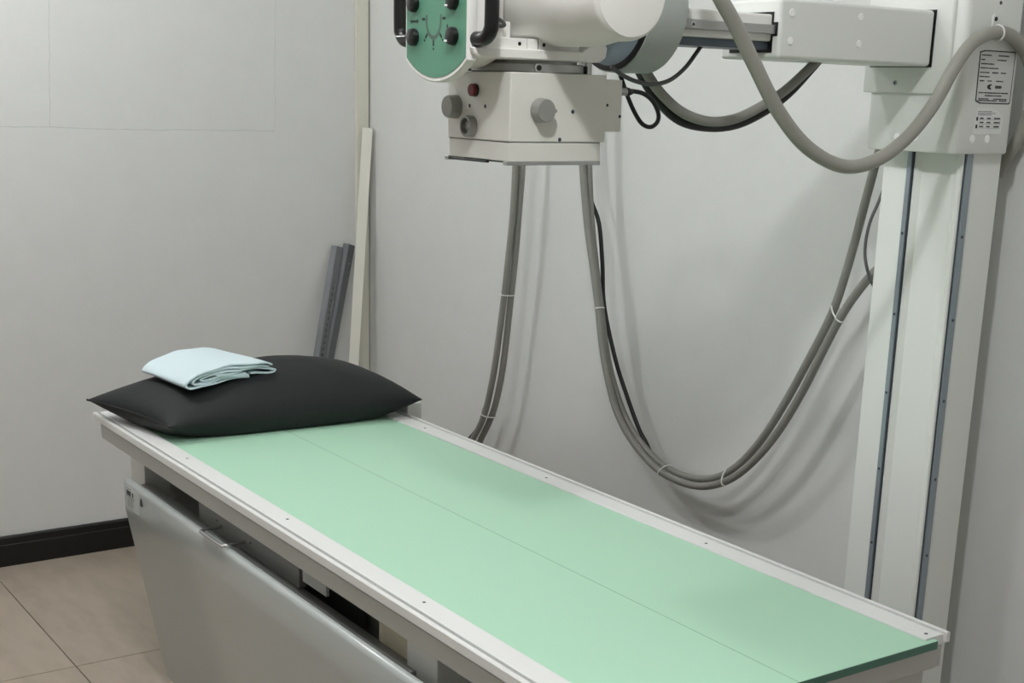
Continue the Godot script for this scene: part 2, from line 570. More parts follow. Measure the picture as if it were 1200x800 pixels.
	pr.append_array([Vector2(zt - 0.024, 0.515), Vector2(1.215, 0.03), Vector2(1.240, 0.03), Vector2(zt - 0.0008, 0.505), Vector2(zt, 0.515)])
	var fp := put(t, "front_cover", prism(pr, 1.80, 0.002, 0.6), M.panel, Vector3(1.178, 0, 0), ZY_X)
	fp.set_meta("label", "glossy light grey front cover of the table")
	box(t, "pedestal", Vector3(1.26, 0.0, 0.78), Vector3(2.90, 0.52, 1.16), M.white, 0.004)
	# rating sticker on the cover
	var sz := zt + 0.0002
	var sk := box(fp, "sticker", Vector3(1.192, 0.515, sz - 0.001), Vector3(1.288, 0.570, sz + 0.0002), M.film, 0.0001)
	print_box(sk, 1.200, 1.232, 0.5665, 0.5685, sz, M.print_soft)
	print_box(sk, 1.198, 1.228, 0.550, 0.5625, sz, M.print)
	print_box(sk, 1.238, 1.246, 0.551, 0.5625, sz, M.print)
	print_box(sk, 1.196, 1.252, 0.5465, 0.548, sz, M.print)
	for k in 6:
		print_box(sk, 1.200 + 0.002 * (k % 2), 1.248 - 0.004 * (k % 3), 0.542 - 0.0043 * k, 0.5433 - 0.0043 * k, sz, M.print_soft)
	var tri := []
	for k in 24:
		var a := TAU * k / 24.0
		var rr := 0.0105 * (1.0 - 0.22 * cos(3.0 * (a - PI / 2.0 + PI / 3.0)))
		tri.append(Vector2(cos(a) * rr * 0.85, sin(a) * rr))
	put(fp, "warning_symbol", prism(tri, 0.0006), M.black, Vector3(1.303, 0.553, sz - 0.0001))

func print_box(parent: Node, x0: float, x1: float, y0: float, y1: float, z: float, m: Material) -> void:
	box(parent, "print_mark", Vector3(x0, y0, z - 0.0002), Vector3(x1, y1, z + 0.0004), m, 0.00005)

# ---------------------------------------------------------------- pillow and cloth
func build_pillow() -> void:
	var c := [Vector3(0.985, 0.752, 1.350), Vector3(1.340, 0.745, 1.262), Vector3(1.380, 0.752, 0.577), Vector3(0.965, 0.752, 0.600)]
	var t := thing("pillow", "plump black pillow across the head of the table", "pillow", Vector3(1.16, 0.7, 0.95))
	var w := 61
	var h := 41
	var tp := []
	var bt := []
	var nz := FastNoiseLite.new()
	nz.seed = 9
	nz.frequency = 4.0
	for j in h:
		for i in w:
			var u := -1.0 + 2.0 * i / (w - 1)      # along the pillow (near -> far)
			var v := -1.0 + 2.0 * j / (h - 1)      # head -> foot
			# denser near the rim
			u = sin(u * PI / 2.0)
			v = sin(v * PI / 2.0)
			# edges curve inwards between the corners
			var uu := u * (1.0 - 0.035 * (1.0 - v * v))
			var vv := v * (1.0 - 0.055 * (1.0 - u * u))
			var a: Vector3 = c[0].lerp(c[3], (uu + 1.0) / 2.0)
			var b: Vector3 = c[1].lerp(c[2], (uu + 1.0) / 2.0)
			var p := a.lerp(b, (vv + 1.0) / 2.0)
			var f := pow(maxf(0.0, 1.0 - u * u), 0.52) * pow(maxf(0.0, 1.0 - v * v), 0.50)
			var seam := p.y - 0.010 * (1.0 - u * u)
			var wob := nz.get_noise_3d(p.x, 0.0, p.z) * 0.006 * f
			tp.append(Vector3(p.x, seam + 0.114 * f * (1.0 + 0.06 * u) + wob, p.z))
			bt.append(Vector3(p.x, maxf(0.7042, seam - 0.10 * f), p.z))
	var pts := tp
	var body := grid_pair(tp, bt, w, h)
	put(t, "pillow_body", body, M.pillow)
	# piped seam along the near short end
	var sp := []
	for j in range(0, h, 2):
		sp.append(tp[j * w])
	put(t, "seam", sweep(smooth_path(sp, 2), 0.0028, 8), M.pillow)

func grid_pair(tp: Array, bt: Array, w: int, h: int) -> ArrayMesh:
	var a := grid_mesh(tp, w, h)
	var b := grid_mesh(bt, w, h)
	var st := SurfaceTool.new()
	st.begin(Mesh.PRIMITIVE_TRIANGLES)
	st.append_from(a, 0, Transform3D())
	st.append_from(b, 0, Transform3D())
	return st.commit()

func build_towel() -> void:
	var t := thing("folded_cloth", "pale blue cloth folded in layers lying on the black pillow", "cloth", Vector3(1.2, 0.84, 1.1))
	# centre line of the folded layers in (across, up), across 0 = smooth fold, 1 = loose side
	var layers := [
		[Vector2(1.02, 0.026), Vector2(0.97, 0.031), Vector2(0.85, 0.034), Vector2(0.6, 0.037), Vector2(0.35, 0.037), Vector2(0.14, 0.032), Vector2(0.04, 0.022), Vector2(0.02, 0.012), Vector2(0.08, 0.003), Vector2(0.25, 0.002), Vector2(0.5, 0.002), Vector2(0.74, 0.004)],
		[Vector2(0.99, 0.022), Vector2(0.8, 0.027), Vector2(0.55, 0.031), Vector2(0.3, 0.030), Vector2(0.15, 0.025), Vector2(0.09, 0.017), Vector2(0.13, 0.009), Vector2(0.3, 0.0075), Vector2(0.5, 0.0075), Vector2(0.73, 0.009)],
		[Vector2(0.70, 0.013), Vector2(0.5, 0.013), Vector2(0.3, 0.013), Vector2(0.2, 0.016), Vector2(0.2, 0.020), Vector2(0.3, 0.0235), Vector2(0.55, 0.0245), Vector2(0.8, 0.021), Vector2(0.97, 0.017), Vector2(1.06, 0.011), Vector2(1.03, 0.006), Vector2(0.9, 0.007), Vector2(0.76, 0.0095)],
		[Vector2(0.66, 0.018), Vector2(0.5, 0.0185), Vector2(0.36, 0.0185)]]
	# corners on the pillow: smooth-rear, smooth-front, loose-rear, loose-front
	var A := Vector3(1.075, 0.822, 1.235)
	var B := Vector3(1.285, 0.816, 1.200)
	var D := Vector3(0.985, 0.832, 0.990)
	var E := Vector3(1.262, 0.833, 0.960)
	var rng := RandomNumberGenerator.new()
	rng.seed = 21
	for li in layers.size():
		var path := PackedVector2Array()
		var L: Array = layers[li]
		for i in L.size() - 1:
			var p0: Vector2 = L[maxi(i - 1, 0)]
			var p3: Vector2 = L[mini(i + 2, L.size() - 1)]
			for k in 4:
				path.append(L[i].cubic_interpolate(L[i + 1], p0, p3, k / 4.0))
		path.append(L[L.size() - 1])
		var th := 0.0021
		var loop := PackedVector2Array()
		var back := PackedVector2Array()
		for i in path.size():
			var d := (path[mini(i + 1, path.size() - 1)] - path[maxi(i - 1, 0)])
			d = Vector2(d.x * 0.24, d.y).normalized()
			var n := Vector2(-d.y / 0.24, d.x)
			loop.append(path[i] + n * th)
			back.append(path[i] - n * th)
		back.reverse()
		loop.append_array(back)
		var w := loop.size()
		var rows := 15
		var pts := []
		for j in rows:
			var s := float(j) / (rows - 1)
			for q in loop:
				var a := A.lerp(B, s)
				var b := D.lerp(E, s)
				var p := a.lerp(b, q.x)
				var bulge := 0.012 * sin(PI * clampf(q.x, 0.0, 1.0)) * (1.0 - 0.55 * s)
				var wave := 0.0012 * sin(q.x * 17.0 + s * 5.0 + li)
				p.y += q.y * (0.80 + 0.20 * s) + bulge + wave
				p.x += 0.005 * sin(q.x * 9.0 + li * 1.3) * s
				pts.append(p)
		var shell := grid_mesh(pts, w, rows, true)
		# close both ends
		var st := SurfaceTool.new()
		st.begin(Mesh.PRIMITIVE_TRIANGLES)
		st.append_from(shell, 0, Transform3D())
		for e in [0, rows - 1]:
			var ends := []
			var hw := w / 2
			for i in hw:
				ends.append(pts[e * w + i])
			for i in hw:
				ends.append(pts[e * w + w - 1 - i])
			st.append_from(grid_mesh(ends, hw, 2), 0, Transform3D())
		put(t, "cloth_layer", st.commit(), M.towel)

# ---------------------------------------------------------------- tube stand
func rounded_rect(x0: float, y0: float, x1: float, y1: float, r: float, corners := [true, true, true, true], seg := 6) -> Array:
	# corners in order (x0,y0) (x1,y0) (x1,y1) (x0,y1)
	var out := []
	var cs := [Vector2(x0 + r, y0 + r), Vector2(x1 - r, y0 + r), Vector2(x1 - r, y1 - r), Vector2(x0 + r, y1 - r)]
	var sq := [Vector2(x0, y0), Vector2(x1, y0), Vector2(x1, y1), Vector2(x0, y1)]
	for i in 4:
		if not corners[i]:
			out.append(sq[i])
			continue
		for k in seg + 1:
			var a := PI + PI / 2.0 * i + PI / 2.0 * k / seg
			out.append(cs[i] + Vector2(cos(a), sin(a)) * r)
	return out

func build_stand() -> void:
	var t := thing("xray_tube_stand", "white X-ray tube stand with a column, a sliding arm and a tube head", "X-ray machine", Vector3(2.655, 0, 0.14))
	build_column(t)
	build_carriage(t)
	build_arm(t)
	build_head(t)
	build_collimator(t)
	build_control_panel(t)

func build_column(t: Node3D) -> void:
	# section of the column with a shallow channel on its front
	var sec := [Vector2(2.557, 0.085), Vector2(2.750, 0.085), Vector2(2.750, 0.198), Vector2(2.748, 0.200), Vector2(2.740, 0.200), Vector2(2.728, 0.193), Vector2(2.650, 0.193), Vector2(2.640, 0.200), Vector2(2.559, 0.200), Vector2(2.557, 0.198)]
	var col := put(t, "column", prism(sec, 2.36, 0.0, 0.9), M.column, Vector3(0, 0.04, 0), XZ_Y)
	box(t, "floor_track", Vector3(2.25, 0.0, 0.10), Vector3(3.15, 0.018, 0.185), M.alu, 0.002)
	box(t, "column_foot", Vector3(2.50, 0.018, 0.07), Vector3(2.81, 0.09, 0.215), M.column, 0.004)
	box(t, "column_cap", Vector3(2.54, 2.40, 0.07), Vector3(2.765, 2.43, 0.215), M.column, 0.004)
	var r1 := box(col, "guide_rail", Vector3(2.6225, 0.09, 0.198), Vector3(2.633, 2.38, 0.2065), M.steel, 0.0008)
	box(col, "rail_edge", Vector3(2.633, 0.09, 0.197), Vector3(2.6360, 2.38, 0.2025), M.steel_dark, 0.0006)
	var r2 := box(col, "guide_rail", Vector3(2.7475, 0.09, 0.174), Vector3(2.7545, 2.38, 0.192), M.steel, 0.0008)
	box(col, "rail_edge", Vector3(2.747, 0.09, 0.192), Vector3(2.7515, 2.38, 0.1945), M.steel_dark, 0.0006)
	for k in range(-1, 5):
		var y := 1.300 - 0.1625 * (k)
		disc_z(r1, "bolt", 2.6278, y, 0.206, 0.0030, 0.0012, M.steel_dark, 0.0004, 14)
		disc_x(r2, "bolt", 2.754, y + 0.004, 0.1825, 0.0032, 0.0012, M.steel_dark, 0.0004, 14)

func build_carriage(t: Node3D) -> void:
	var sec := rounded_rect(2.545, 0.083, 2.766, 0.250, 0.016, [false, true, true, true], 6)
	var car := put(t, "carriage", prism(sec, 0.42, 0.003, 0.8), M.cover, Vector3(0, 1.461, 0), XZ_Y)
	car.set_meta("label", "pale grey carriage cover on the column")
	var sec2 := rounded_rect(2.534, 0.20, 2.741, 0.2575, 0.006, [false, false, true, true], 4)
	put(car, "front_plate", prism(sec2, 0.305, 0.002, 0.8), M.cover, Vector3(0, 1.569, 0), XZ_Y)
	disc_z(car, "screw", 2.617, 1.588, 0.257, 0.0048, 0.0016, M.steel, 0.0005, 16)
	disc_z(car, "screw", 2.617, 1.588, 0.2575, 0.0026, 0.0018, M.black, 0.0004, 12)
	for q in [Vector2(2.628, 1.487), Vector2(2.674, 1.488)]:
		disc_z(car, "plug", q.x, q.y, 0.2495, 0.0072, 0.0022, M.cap, 0.001, 24)
	for q in [Vector2(0.200, 1.489), Vector2(0.156, 1.489)]:
		disc_x(car, "plug", 2.7655, q.y, q.x, 0.0074, 0.0022, M.cap, 0.001, 24)
	# rating plate with cut corners
	var px := 2.7662
	var pl := [Vector2(0.100, 1.556), Vector2(0.104, 1.5535), Vector2(0.190, 1.5535), Vector2(0.203, 1.558), Vector2(0.2045, 1.647), Vector2(0.190, 1.650), Vector2(0.102, 1.650), Vector2(0.0995, 1.648)]
	var plate := put(car, "rating_plate", prism(pl, 0.0006), M.black, Vector3(px - 0.0002, 0, 0), ZY_X)
	plate.set_meta("label", "metal rating plate with a black border")
	var ins := []
	for p in pl:
		var c := Vector2(0.152, 1.602)
		ins.append(c + (p - c) * Vector2(0.955, 0.955))
	put(plate, "plate_face", prism(ins, 0.0003), M.plate, Vector3(px + 0.0003, 0, 0), ZY_X)
	var x := px + 0.0006
	var rows := [[0.641, [[0.199, 0.170], [0.150, 0.118]]], [0.633, [[0.199, 0.188], [0.152, 0.125]]], [0.6255, [[0.199, 0.160]]], [0.618, [[0.199, 0.146]]], [0.610, [[0.199, 0.172], [0.163, 0.145], [0.138, 0.122]]], [0.6025, [[0.199, 0.170]]], [0.595, [[0.198, 0.184], [0.174, 0.162], [0.150, 0.128]]],
		[0.5735, [[0.197, 0.110]]], [0.5685, [[0.178, 0.128]]], [0.5625, [[0.196, 0.166], [0.152, 0.112]]], [0.5595, [[0.196, 0.140], [0.134, 0.112]]]]
	for r in rows:
		for s in r[1]:
			dashes(plate, x, s[0], s[1], 1.0 + r[0], 0.0026)
	# the maker's mark: a crescent and a word block
	var cres := []
	for k in 13:
		var a := -PI * 0.5 - PI * k / 12.0
		cres.append(Vector2(0.163 - cos(a) * 0.0105, 1.5845 + sin(a) * 0.0050))
	for k in 13:
		var a := -PI * 1.5 + PI * k / 12.0
		cres.append(Vector2(0.160 - cos(a) * 0.0060, 1.5845 + sin(a) * 0.0030))
	put(plate, "plate_emblem", prism(cres, 0.0004), M.print, Vector3(x, 0, 0), ZY_X)
	dashes(plate, x, 0.150, 0.130, 1.5845, 0.0056)
	# paper sticker with an arched corner
	var stp := [Vector2(0.199, 1.498), Vector2(0.117, 1.499), Vector2(0.115, 1.522)]
	for k in 9:
		var a := PI / 2.0 * k / 8.0
		stp.append(Vector2(0.160 - 0.045 * cos(a), 1.522 + 0.024 * sin(a)))
	stp.append(Vector2(0.196, 1.546))
	var sk := put(car, "paper_sticker", prism(stp, 0.0005), M.sticker, Vector3(px - 0.0002, 0, 0), ZY_X)
	dashes(sk, px + 0.0003, 0.192, 0.150, 1.5395, 0.0012)
	dashes(sk, px + 0.0003, 0.192, 0.140, 1.5365, 0.0012)
	dashes(sk, px + 0.0003, 0.192, 0.150, 1.5335, 0.0012)
	for r in 3:
		var y := 1.527 - 0.0075 * r
		dashes(sk, px + 0.0003, 0.184, 0.172, y, 0.003)
		dashes(sk, px + 0.0003, 0.164, 0.152, y, 0.003)
		dashes(sk, px + 0.0003, 0.142, 0.124, y, 0.0034)
		box(sk, "print_mark", Vector3(px + 0.0002, y - 0.003, 0.122), Vector3(px + 0.0006, y - 0.0026, 0.186), M.print, 0.00005)
	for r in 2:
		box(sk, "print_mark", Vector3(px + 0.0002, 1.5225 - 0.014 * r, 0.1895), Vector3(px + 0.0006, 1.5295 - 0.014 * r, 0.1945), M.print, 0.00005)
	# hose hook
	put(car, "hose_hook", prism(rounded_rect(0.166, 1.688, 0.182, 1.714, 0.0075), 0.005, 0.001), M.cover, Vector3(2.765, 0, 0), ZY_X)
	disc_x(car, "screw", 2.7695, 1.7055, 0.174, 0.0040, 0.0018, M.black, 0.0005, 14)
	disc_x(car, "screw", 2.7655, 1.735, 0.160, 0.0035, 0.0015, M.steel_dark, 0.0005, 14)

func dashes(parent: Node, x: float, z0: float, z1: float, y: float, hgt: float) -> void:
	# a line of tiny print: uneven word blocks joined in one mark
	var rng := RandomNumberGenerator.new()
	rng.seed = int(y * 100000.0) + int(z0 * 10000.0)
	var st := SurfaceTool.new()
	st.begin(Mesh.PRIMITIVE_TRIANGLES)
	var z := z0
	while z > z1 + 0.0008:
		var l := minf(rng.randf_range(0.0012, 0.0042), z - z1)
		var hh := hgt * rng.randf_range(0.7, 1.0)
		st.append_from(rbox(Vector3(0.0004, hh, l), 0.00003), 0, Transform3D(Basis(), Vector3(x, y, z - l / 2.0)))
		z -= l + rng.randf_range(0.0003, 0.0008)
	put(parent, "print_line", st.commit(), M.print)

func build_arm(t: Node3D) -> void:
	var arm := box(t, "arm", Vector3(2.552, 1.618, 0.2595), Vector3(2.700, 1.718, 0.655), M.cover, 0.007, 3)
	arm.set_meta("label", "pale grey arm housing with white plugs")
	box(t, "arm_gasket", Vector3(2.5505, 1.6165, 0.2572), Vector3(2.7015, 1.7195, 0.2600), M.black, 0.0008)
	for q in [Vector2(0.630, 1.694), Vector2(0.629, 1.648), Vector2(0.459, 1.696), Vector2(0.459, 1.650)]:
		disc_x(arm, "plug", 2.6995, q.y, q.x, 0.0068, 0.0022, M.cap, 0.001, 24)
	# black mouth round the sliding beam
	var mouth := [Vector2(2.578, 1.628), Vector2(2.6835, 1.628), Vector2(2.6835, 1.655), Vector2(2.6945, 1.655), Vector2(2.6945, 1.678), Vector2(2.6835, 1.678), Vector2(2.6835, 1.695), Vector2(2.578, 1.695)]
	put(arm, "arm_mouth", prism(mouth, 0.004), M.black, Vector3(0, 0, 0.6525))
	var sl := box(t, "sliding_beam", Vector3(2.584, 1.6465, 0.60), Vector3(2.680, 1.691, 0.90), M.tube, 0.004, 2)
	box(sl, "lower_strip", Vector3(2.590, 1.633, 0.60), Vector3(2.674, 1.6465, 0.90), M.steel_dark, 0.001)
	var gr := put(sl, "guide_strip", prism([Vector2(0.600, 1.6585), Vector2(0.863, 1.6585), Vector2(0.867, 1.6605), Vector2(0.865, 1.6735), Vector2(0.600, 1.6735)], 0.0105, 0.0008), M.alu, Vector3(2.6795, 0, 0), ZY_X)
	for z in [0.842, 0.738]:
		disc_x(gr, "screw", 2.6895, 1.6655, z, 0.0042, 0.0012, M.chrome, 0.0004, 16)
		disc_x(gr, "screw", 2.6902, 1.6655, z, 0.0026, 0.0008, M.black, 0.0002, 12)

func build_head(t: Node3D) -> void:
	var cx := 2.61
	var cy := 1.690
	# rotary drum at the end of the sliding beam
	var dm := put(t, "rotary_drum", lathe([Vector2(0.0001, 0), Vector2(0.100, 0), Vector2(0.104, 0.004), Vector2(0.105, 0.06), Vector2(0.1035, 0.076), Vector2(0.0001, 0.076)], 64), M.drum, Vector3(cx, cy, 0.872), TO_Z)
	put(dm, "black_ring", lathe([Vector2(0.092, 0), Vector2(0.1012, 0), Vector2(0.1012, 0.004), Vector2(0.0935, 0.005), Vector2(0.092, 0.0)], 64), M.black, Vector3(cx, cy, 0.948), TO_Z)
	put(dm, "face_disc", cyl(0.0935, 0.003, 0.0005, 64), M.disc, Vector3(cx, cy, 0.948), TO_Z)
	put(t, "neck", cyl(0.05, 0.12, 0.002, 40), M.drum, Vector3(cx, cy, 0.95), TO_Z)
	# tube housing, turned round the table's long direction
	var prof := [Vector2(0.0001, -0.26), Vector2(0.050, -0.26), Vector2(0.060, -0.256), Vector2(0.066, -0.245), Vector2(0.067, -0.19), Vector2(0.071, -0.165), Vector2(0.0725, -0.15), Vector2(0.0725, 0.165), Vector2(0.0715, 0.185), Vector2(0.0690, 0.200), Vector2(0.0672, 0.212), Vector2(0.0663, 0.222), Vector2(0.066, 0.249), Vector2(0.0645, 0.2545), Vector2(0.061, 0.2575)]
	var tb := put(t, "tube_housing", lathe(prof, 72), M.tube, Vector3(cx, cy + 0.001, 1.115), TO_X)
	put(tb, "end_cap", lathe([Vector2(0.0001, 0.0), Vector2(0.061, 0.0), Vector2(0.0605, 0.0012), Vector2(0.045, 0.0035), Vector2(0.0001, 0.005)], 64), M.tube, Vector3(cx + 0.2572, cy + 0.001, 1.115), TO_X)
	# saddle that carries the tube
	var pl := [Vector2(1.262, 1.598), Vector2(1.275, 1.603), Vector2(1.278, 1.612), Vector2(1.262, 1.6135), Vector2(1.075, 1.6135), Vector2(1.052, 1.6285), Vector2(1.032, 1.6285), Vector2(1.026, 1.620), Vector2(1.028, 1.606), Vector2(1.040, 1.598)]
	put(t, "base_plate", prism(pl, 0.17, 0.002, 0.6), M.tube, Vector3(2.532, 0, 0), ZY_X)
	var sd := box(t, "saddle", Vector3(2.540, 1.613, 1.075), Vector3(2.694, 1.6285, 1.262), M.tube, 0.0015)
	box(t, "saddle_foot", Vector3(2.545, 1.613, 1.030), Vector3(2.680, 1.6300, 1.075), M.alu, 0.0015)
	var br := box(t, "front_bracket", Vector3(2.555, 1.628, 1.195), Vector3(2.679, 1.652, 1.258), M.tube, 0.0015)
	for q in [Vector2(1.188, 1.6205), Vector2(1.143, 1.6205)]:
		disc_x(sd, "screw", 2.6935, q.y, q.x, 0.0030, 0.0012, M.black, 0.0004, 14)
	disc_x(br, "screw", 2.6785, 1.6365, 1.228, 0.0022, 0.0012, M.black, 0.0004, 14)
	box(sd, "seam_line", Vector3(2.693, 1.6135, 1.1535), Vector3(2.6945, 1.6280, 1.1547), M.steel_dark, 0.0002)
	box(sd, "seam_line", Vector3(2.693, 1.6135, 1.1745), Vector3(2.6945, 1.6280, 1.1751), M.drum, 0.0002)
	put(br, "earth_lead", sweep(smooth_path([Vector3(2.672, 1.662, 1.235), Vector3(2.684, 1.658, 1.228), Vector3(2.690, 1.650, 1.216), Vector3(2.689, 1.645, 1.214), Vector3(2.684, 1.644, 1.228)], 5), 0.0026, 10), M.cable_dark)
	# swivel ring between tube and collimator
	var ring := put(t, "swivel_ring", lathe([Vector2(0.0001, 0), Vector2(0.088, 0), Vector2(0.090, 0.002), Vector2(0.090, 0.0125), Vector2(0.088, 0.0145), Vector2(0.0001, 0.0145)], 64), M.alu, Vector3(cx, 1.5795, 1.115))
	put(t, "swivel_bearing", cyl(0.078, 0.0055, 0.0006, 56), M.black, Vector3(cx, 1.5935, 1.115))
	put(ring, "stop_block", lathe([Vector2(0.056, 0), Vector2(0.079, 0), Vector2(0.079, 0.004), Vector2(0.056, 0.004), Vector2(0.056, 0)], 40), M.alu, Vector3(cx, 1.5938, 1.115))
	# clamp screws round the ring
	var outd := Vector3(0.566, 0, -0.824)
	for s in [-1.0, 1.0]:
		var d: Vector3 = outd * s
		var b := Basis(Vector3.UP.cross(d), d, Vector3.UP)
		put(ring, "clamp_screw", cyl(0.0062, 0.008, 0.001, 18), M.black, Vector3(cx, 1.5868, 1.115) + d * 0.088, b)
	var f := Vector3(0.79, 0, 0.553).normalized().rotated(Vector3.UP, 0.20)
	var fb := Basis(Vector3.UP.cross(f), f, Vector3.UP)
	put(ring, "clamp_boss", cyl(0.0072, 0.008, 0.0008, 20), M.alu, Vector3(cx, 1.5868, 1.115) + f * 0.087, fb)
	put(ring, "clamp_screw", cyl(0.0042, 0.0012, 0.0003, 18), M.black, Vector3(cx, 1.5868, 1.115) + f * 0.0945, fb)

func build_collimator(t: Node3D) -> void:
	var co := box(t, "collimator", Vector3(2.520, 1.4765, 1.0235), Vector3(2.700, 1.5795, 1.2065), M.cream, 0.002, 2)
	co.set_meta("label", "cream collimator box with grey knobs")
	box(co, "lower_housing", Vector3(2.5215, 1.447, 1.030), Vector3(2.6985, 1.4755, 1.205), M.cream, 0.0015)
	box(co, "seam_gap", Vector3(2.5225, 1.4745, 1.031), Vector3(2.6975, 1.4775, 1.204), M.steel_dark, 0.0003)
	# accessory rails below
	box(co, "accessory_rail", Vector3(2.690, 1.4415, 1.031), Vector3(2.701, 1.4475, 1.211), M.alu, 0.001)
	box(co, "accessory_rail", Vector3(2.519, 1.4415, 1.031), Vector3(2.530, 1.4475, 1.211), M.alu, 0.001)
	box(co, "light_window", Vector3(2.545, 1.4435, 1.05), Vector3(2.675, 1.4475, 1.19), M.deep, 0.001)
	box(co, "slot_edge", Vector3(2.520, 1.4425, 1.203), Vector3(2.640, 1.4455, 1.209), M.black, 0.0006)
	# rear cover and plug
	var bk := box(co, "rear_cover", Vector3(2.535, 1.493, 0.989), Vector3(2.6965, 1.5735, 1.0235), M.cream, 0.0015)
	disc_x(bk, "screw", 2.696, 1.534, 1.018, 0.0022, 0.0012, M.black, 0.0004, 12)
	disc_x(bk, "screw", 2.696, 1.517, 0.992, 0.0026, 0.0012, M.black, 0.0004, 12)
	put(bk, "plug", cyl(0.0062, 0.018, 0.0008, 18), M.alu, Vector3(2.685, 1.5555, 0.990), TO_Z.rotated(Vector3.UP, PI))
	put(bk, "plug_collar", lathe([Vector2(0.0001, 0), Vector2(0.0066, 0), Vector2(0.0070, 0.003), Vector2(0.0042, 0.012), Vector2(0.0001, 0.012)], 18), M.black, Vector3(2.685, 1.5555, 0.972), TO_Z.rotated(Vector3.UP, PI))
	# knob on the right face
	var prof := [Vector2(0.0001, 0), Vector2(0.0185, 0), Vector2(0.0185, 0.003), Vector2(0.0175, 0.016), Vector2(0.0160, 0.0185), Vector2(0.0001, 0.0185)]
	var kn := put(co, "knob", lathe(prof, 40), M.knob, Vector3(2.7005, 1.524, 1.151), TO_X)
	box(kn, "pointer", Vector3(2.7005, 1.5215, 1.131), Vector3(2.7185, 1.5265, 1.137), M.knob, 0.0012)
	for q in [Vector2(1.0885, 1.523), Vector2(1.112, 1.4805)]:
		disc_x(co, "screw", 2.6995, q.y, q.x, 0.0032, 0.0016, M.steel_dark, 0.0006, 14)
	# knob, socket, button and screws on the front face
	put(co, "knob", lathe(prof, 40), M.knob, Vector3(2.546, 1.525, 1.2065), TO_Z)
	var so := put(co, "socket", lathe([Vector2(0.0001, 0), Vector2(0.0165, 0), Vector2(0.0165, 0.012), Vector2(0.0155, 0.0132), Vector2(0.0125, 0.0132), Vector2(0.0120, 0.004), Vector2(0.0001, 0.004)], 36), M.knob, Vector3(2.593, 1.4965, 1.2065), TO_Z)
	disc_z(so, "socket_insert", 2.593, 1.4965, 1.210, 0.0085, 0.004, M.alu, 0.001, 20)
	for a in 5:
		var d := Vector2.from_angle(TAU * a / 5.0 + 0.3) * 0.005
		disc_z(so, "pin", 2.593 + d.x, 1.4965 + d.y, 1.2138, 0.0012, 0.0025, M.chrome, 0.0003, 8)
	disc_z(co, "red_button", 2.603, 1.5515, 1.2065, 0.0095, 0.010, M.red, 0.001, 28)
	disc_z(co, "button_ring", 2.603, 1.5515, 1.2060, 0.0100, 0.006, M.black, 0.001, 28)
	for x in [2.586, 2.631]:
		disc_z(co, "screw", x, 1.5275, 1.2060, 0.0030, 0.0012, M.steel_dark, 0.0004, 14)

func shield(hw: float, y0: float, y1: float, sag: float) -> Array:
	var out := []
	var n := 14
	var r := (hw * hw + sag * sag) / (2.0 * sag)
	var half := asin(hw / r)
	for k in n + 1:
		var a := -half + 2.0 * half * k / n
		out.append(Vector2(r * sin(a), y0 - r * (cos(a) - cos(half))))
	for k in n + 1:
		var a := half - 2.0 * half * k / n
		out.append(Vector2(r * sin(a), y1 + r * (cos(a) - cos(half))))
	return out

